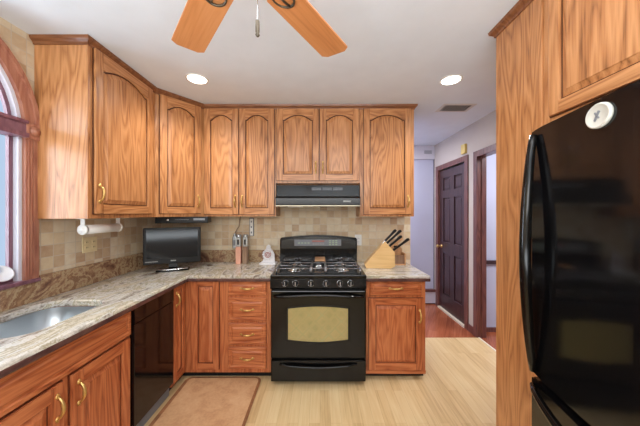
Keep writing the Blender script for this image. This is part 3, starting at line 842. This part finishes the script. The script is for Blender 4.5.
for k in range(4): m.box(-0.12, 0.0, -0.009, -0.006, -0.026 + k * 0.014, -0.019 + k * 0.014)
obj('grille', m, 'grey', t)
m = MB(); m.box(-0.03, 0, -0.045, 0.045, -0.06, 0.06, bev=0.006)
tag(obj('door_chime', m, 'yellow', None, (XR, 3.30, 2.265)), 'small yellowed box on the wall above the dark door', 'door chime')

# ------------------------------------------------------------------ outlets
def plate(label, loc, rz, w_, h_, kind, mat='ivory'):
    t = thing('outlet', label, 'outlet', loc, rz)
    m = MB(); m.box(-w_ / 2, w_ / 2, -0.006, 0, -h_ / 2, h_ / 2, bev=0.002); obj('cover_plate', m, mat, t)
    for cx in kind:
        m = MB()
        m.box(cx - 0.016, cx + 0.016, -0.009, -0.006, 0.006, 0.034, bev=0.001); m.box(cx - 0.016, cx + 0.016, -0.009, -0.006, -0.034, -0.006, bev=0.001)
        for zz in (0.02, -0.02):
            m.box(cx - 0.008, cx - 0.005, -0.0095, -0.009, zz - 0.005, zz + 0.005, 1); m.box(cx + 0.005, cx + 0.008, -0.0095, -0.009, zz - 0.005, zz + 0.005, 1)
        obj('socket', m, [mat, 'black_matte'], t)
plate('double ivory outlet plate on the left wall under the paper roll holder', (XL, 1.985, 1.215), PI / 2, 0.125, 0.115, (-0.03, 0.03))
plate('single white outlet plate on tiles just right of the range backguard', (0.425, YB - 0.008, 1.155), 0, 0.075, 0.12, (0.0,), 'white')
t = thing('power_strip', 'narrow white vertical power strip on tiles under the wall cabinet', 'power strip', (-0.757, YB - 0.008, 1.30))
m = MB(); m.box(-0.024, 0.024, -0.018, 0, -0.10, 0.10, bev=0.004); obj('housing', m, 'grey', t)
m = MB(); m.box(-0.017, 0.017, -0.022, -0.018, -0.094, 0.094, bev=0.002); obj('face', m, 'white', t)
for z in (-0.06, 0, 0.06):
    m = MB(); m.box(-0.007, 0.007, -0.024, -0.022, z - 0.01, z + 0.01); obj('socket', m, 'grey', t)

# ------------------------------------------------------------------ paper towel holder
t = thing('paper_roll_holder', 'white paper roll holder hanging under the left wall cabinet', 'holder', (-1.55, 1.70, UB))
for y in (0.0, 0.295):
    m = MB(); m.box(-0.014, 0.014, y - 0.004, y + 0.004, -0.07, 0.0, bev=0.002); m.box(-0.02, 0.02, y - 0.02, y + 0.02, -0.004, 0.0)
    m.lathe([(0.034, y + 0.006), (0.034, y - 0.006), (0.03, y - 0.009), (0.012, y - 0.009), (0.010, y - 0.012), (0.004, y - 0.012)], (0, 0, -0.075), 'y', 22)
    obj('bracket', m, 'white', t)
m = MB(); m.lathe([(0.031, 0.006), (0.031, 0.289)], (0, 0, -0.075), 'y', 24); obj('roll', m, 'white', t)

# ------------------------------------------------------------------ television and under-cabinet radio
ta = math.radians(24)
t = thing('television', 'small black flat television standing in the counter corner', 'television', (-1.375, 2.43, 0.915), ta)
t.scale = (0.86, 0.90, 0.97)
m = MB(); m.box(-0.275, 0.275, 0.0, 0.05, 0.07, 0.415, bev=0.008); m.box(-0.18, 0.18, 0.05, 0.09, 0.10, 0.36, bev=0.01); obj('case', m, 'black_matte', t)
m = MB(); m.box(-0.245, 0.245, -0.002, 0.0, 0.125, 0.395); obj('screen', m, 'screen', t)
m = MB(); m.box(-0.255, -0.14, -0.002, 0.0, 0.094, 0.101); obj('marking', m, 'soft_grey', t)
m = MB(); m.box(-0.02, 0.03, -0.002, 0.0, 0.094, 0.104); obj('badge', m, 'soft_grey', t)
m = MB(); m.box(-0.04, 0.04, 0.02, 0.05, 0.01, 0.09)
m.prism([(-0.16 + 0.32 * k / 12, -0.045 + 0.03 * (2 * k / 12 - 1) ** 2) for k in range(13)] + [(0.16, 0.09), (-0.16, 0.09)], 0.0, 0.014, 'xy', bev=0.003); s_ = obj('stand', m, 'black', t)
m = MB(); m.tube([(-0.15 + 0.30 * k / 14, -0.040 + 0.03 * (2 * k / 14 - 1) ** 2, 0.020) for k in range(15)], 0.007, 8); obj('stand_trim', m, 'chrome', s_)
t = thing('under_cabinet_radio', 'black under-cabinet radio mounted above the television', 'radio', (-1.31, 2.47, UB), math.radians(14))
m = MB(); m.box(-0.23, 0.23, 0, 0.2, -0.062, 0.0, bev=0.005); obj('case', m, 'black_matte', t)
m = MB(); m.box(0.10, 0.20, -0.003, 0, -0.035, -0.015); m.box(-0.06, 0.06, -0.002, 0, -0.03, -0.027); obj('display', m, 'grey', t)
m = MB(); m.lathe([(0.012, 0.0), (0.011, -0.012), (0.004, -0.013)], (-0.12, 0, -0.03), 'y', 14); obj('knob', m, 'chrome', t)

# ------------------------------------------------------------------ grinders and small items left of the range
def grinder(x, y, mat, label):
    t = thing('grinder', label, 'grinder', (x, y, 0.914))
    m = MB(); m.box(-0.026, 0.026, -0.026, 0.026, 0.0, 0.165, bev=0.004); m.xf(Matrix.Diagonal((1.05, 1.05, 1.12, 1))); obj('body', m, mat, t)
    m = MB(); m.box(-0.022, 0.022, -0.022, 0.022, 0.165, 0.25, bev=0.004); m.lathe([(0.024, 0.25), (0.026, 0.258), (0.026, 0.272), (0.02, 0.279)], (0, 0, 0), 'z', 18); m.xf(Matrix.Diagonal((1.1, 1.1, 1.12, 1))); obj('head', m, 'steel', t)
    m = MB(); m.box(-0.008, 0.008, -0.027, -0.024, 0.205, 0.26); obj('window', m, 'black_matte', t)
grinder(-0.868, 2.78, 'pink', 'pinkish wooden grinder with steel head, left one of the pair')
grinder(-0.797, 2.785, 'grinder_brown', 'brown wooden grinder with steel head, right one of the pair')
t = thing('hanging_opener', 'small silver gadget hanging on its dark cord beside the grinders', 'gadget', (-0.935, YB - 0.034, 1.07))
m = MB(); m.box(-0.022, 0.022, -0.03, 0.002, 0.0, 0.13, bev=0.008); m.lathe([(0.018, 0.13), (0.014, 0.15), (0.006, 0.165)], (0, -0.014, 0), 'z', 14); obj('body', m, 'steel', t)
m = MB(); m.tube([(0, -0.014, 0.16), (0.02, -0.012, 0.20), (0.045, -0.006, 0.24), (0.05, 0.0, 0.30), (0.052, 0.02, 0.35)], 0.004, 8); obj('cord', m, 'grinder_brown', t)
m = MB(); m.box(-0.01, 0.01, -0.033, -0.03, 0.03, 0.09); obj('button', m, 'grey', t)

t = thing('ornamental_stand', 'white ceramic ornament with round red motif left of the range', 'ornament', (-0.548, 2.76, 0.914))
m = MB(); m.box(-0.085, 0.085, -0.06, 0.06, 0, 0.018, bev=0.004); obj('base', m, 'ceramic', t)
m = MB()
pts = [(-0.07, 0.018), (0.07, 0.018), (0.06, 0.06), (0.065, 0.10), (0.045, 0.14), (0.02, 0.16), (0.022, 0.19), (0.0, 0.205), (-0.022, 0.19), (-0.02, 0.16), (-0.045, 0.14), (-0.055, 0.10), (-0.045, 0.06)]
m.prism(pts, 0.0, 0.022, 'xz', bev=0.005)
for k in range(12):
    a = k * PI / 6; m.lathe([(0.011, 0.02), (0.011, -0.004), (0.004, -0.009)], (-0.008 + 0.048 * math.cos(a), 0.0, 0.10 + 0.048 * math.sin(a)), 'y', 10)
obj('back_plate', m, 'ceramic', t)
m = MB()
m.tube([(-0.008 + (0.006 + 0.0016 * k) * math.cos(k * 0.7), -0.003, 0.10 + (0.006 + 0.0016 * k) * math.sin(k * 0.7)) for k in range(20)], 0.0042, 6)
obj('red_spiral', m, 'red', t)

# ------------------------------------------------------------------ knife block and house holder on the right
KB = (0.442, 2.60, 0.9142); kr = math.radians(-6)
m = MB(); m.prism([(0.0, 0.035), (0.018, 0.0), (0.25, 0.0), (0.292, 0.022), (0.290, 0.16), (0.196, 0.265)], -0.055, 0.055, 'xz', bev=0.004)
tag(obj('knife_block', m, 'block', None, KB, (0, 0, kr)), 'pale beech knife block on the right worktop', 'knife block')
specs = [(0.196, -0.032, 0.15, 'black_matte', 'black-handled knife at the top back of the knife block', 48, 0.262),
         (0.218, 0.0, 0.185, 'black_matte', 'long black-handled knife in the upper row of the knife block', 44, 0.238),
         (0.240, -0.03, 0.15, 'black_matte', 'black-handled knife in the middle row of the knife block', 42, 0.214),
         (0.255, 0.015, 0.15, 'tan', 'tan-handled knife in the knife block between the black ones', 40, 0.196),
         (0.278, -0.015, 0.185, 'black_matte', 'lowest black-handled knife leaning out of the knife block', 38, 0.172)]
for (lx, ly, L, mat, lab, dg_, lz) in specs:
    c, s_ = math.cos(kr), math.sin(kr)
    t = thing('kitchen_knife', lab, 'knife', (KB[0] + lx * c - ly * s_, KB[1] + lx * s_ + ly * c, KB[2] + lz), kr, 'knives in the knife block')
    m = MB(); m.prism([(0.0, -0.009), (0.02, -0.007), (L * 0.6, -0.009), (L, -0.013), (L + 0.004, 0.004), (L - 0.01, 0.010), (L * 0.5, 0.006), (0.0, 0.009)], -0.009, 0.009, 'xz', bev=0.003); m.xf(Matrix.Diagonal((1, 1, 1.25, 1)))
    m.xf(Matrix.Rotation(-math.radians(dg_), 4, 'Y')); m.xf(Matrix.Translation((0.004, 0, 0.004)))
    obj('handle', m, mat, t)
    m = MB(); m.box(-0.03, 0.006, -0.0012, 0.0012, -0.008, 0.008); m.xf(Matrix.Rotation(-math.radians(dg_), 4, 'Y')); obj('blade', m, 'chrome', t)
    m = MB()
    for q in (0.3, 0.6): m.lathe([(0.003, -0.008), (0.003, 0.008)], (L * q, 0, 0), 'y', 8)
    m.xf(Matrix.Rotation(-math.radians(dg_), 4, 'Y')); m.xf(Matrix.Translation((0.004, 0, 0.004))); obj('rivet', m, 'chrome', t)
t = thing('wooden_house_box', 'small wooden house-shaped holder with heart cutout behind knife block', 'holder', (0.74, 2.755, 0.914))
m = MB(); m.box(0, 0.15, -0.06, 0.06, 0, 0.012); m.box(0, 0.012, -0.06, 0.06, 0.012, 0.12); m.box(0.138, 0.15, -0.06, 0.06, 0.012, 0.12); m.box(0.012, 0.138, -0.05, -0.04, 0.012, 0.10, 1)
obj('box', m, ['tan', 'grinder_brown'], t)
m = MB(); m.prism([(0, 0.0), (0.15, 0.0), (0.15, 0.15), (0.075, 0.245), (0.0, 0.15)], 0.062, 0.074, 'xz', bev=0.002); obj('gable', m, 'tan', t)
m = MB(); hp = []
for k in range(24):
    a = 2 * PI * k / 24; hp.append((0.075 + 0.0012 * 16 * math.sin(a) ** 3, 0.175 + 0.0012 * (13 * math.cos(a) - 5 * math.cos(2 * a) - 2 * math.cos(3 * a) - math.cos(4 * a))))
m.prism(hp, 0.0595, 0.062, 'xz'); obj('heart', m, 'dark', t)

# ------------------------------------------------------------------ dish on the window sill
m = MB(); m.lathe([(0.012, 0.0), (0.03, 0.003), (0.05, 0.022), (0.053, 0.030), (0.047, 0.030), (0.028, 0.009), (0.004, 0.006)], (0, 0, 0), 'z', 28)
m.xf(Matrix.Rotation(math.radians(52), 4, 'Y'))
tag(obj('dish', m, 'ceramic', None, (-1.80, 1.455, 1.10), (0, 0, -0.25)), 'small white dish tilted on the window sill', 'dish')
m = MB(); m.tube([(0, -0.09, 0.02), (0, -0.05, 0.022), (0.01, 0.0, 0.02), (0.01, 0.035, 0.015)], [0.012, 0.02, 0.02, 0.012], 12)
tag(obj('rolled_cloth', m, 'cream', None, (-1.83, 1.42, 1.135)), 'cream rolled cloth resting on the tilted dish at the window', 'cloth')  # tapered tube shaped as a rolled cloth

# ------------------------------------------------------------------ floor mat
t = thing('floor_mat', 'worn tan floor mat with darker border before the left cabinets', 'mat', (-0.83, 1.55, 0.0))
m = MB(); m.prism(rrect(-0.335, 0.318, -1.0, 0.745, 0.05), 0.0, 0.010, 'xy', bev=0.003); obj('border', m, 'mat_edge', t)
m = MB(); m.prism(rrect(-0.305, 0.298, -0.98, 0.725, 0.04), 0.010, 0.0125, 'xy'); obj('surface', m, 'mat', t)
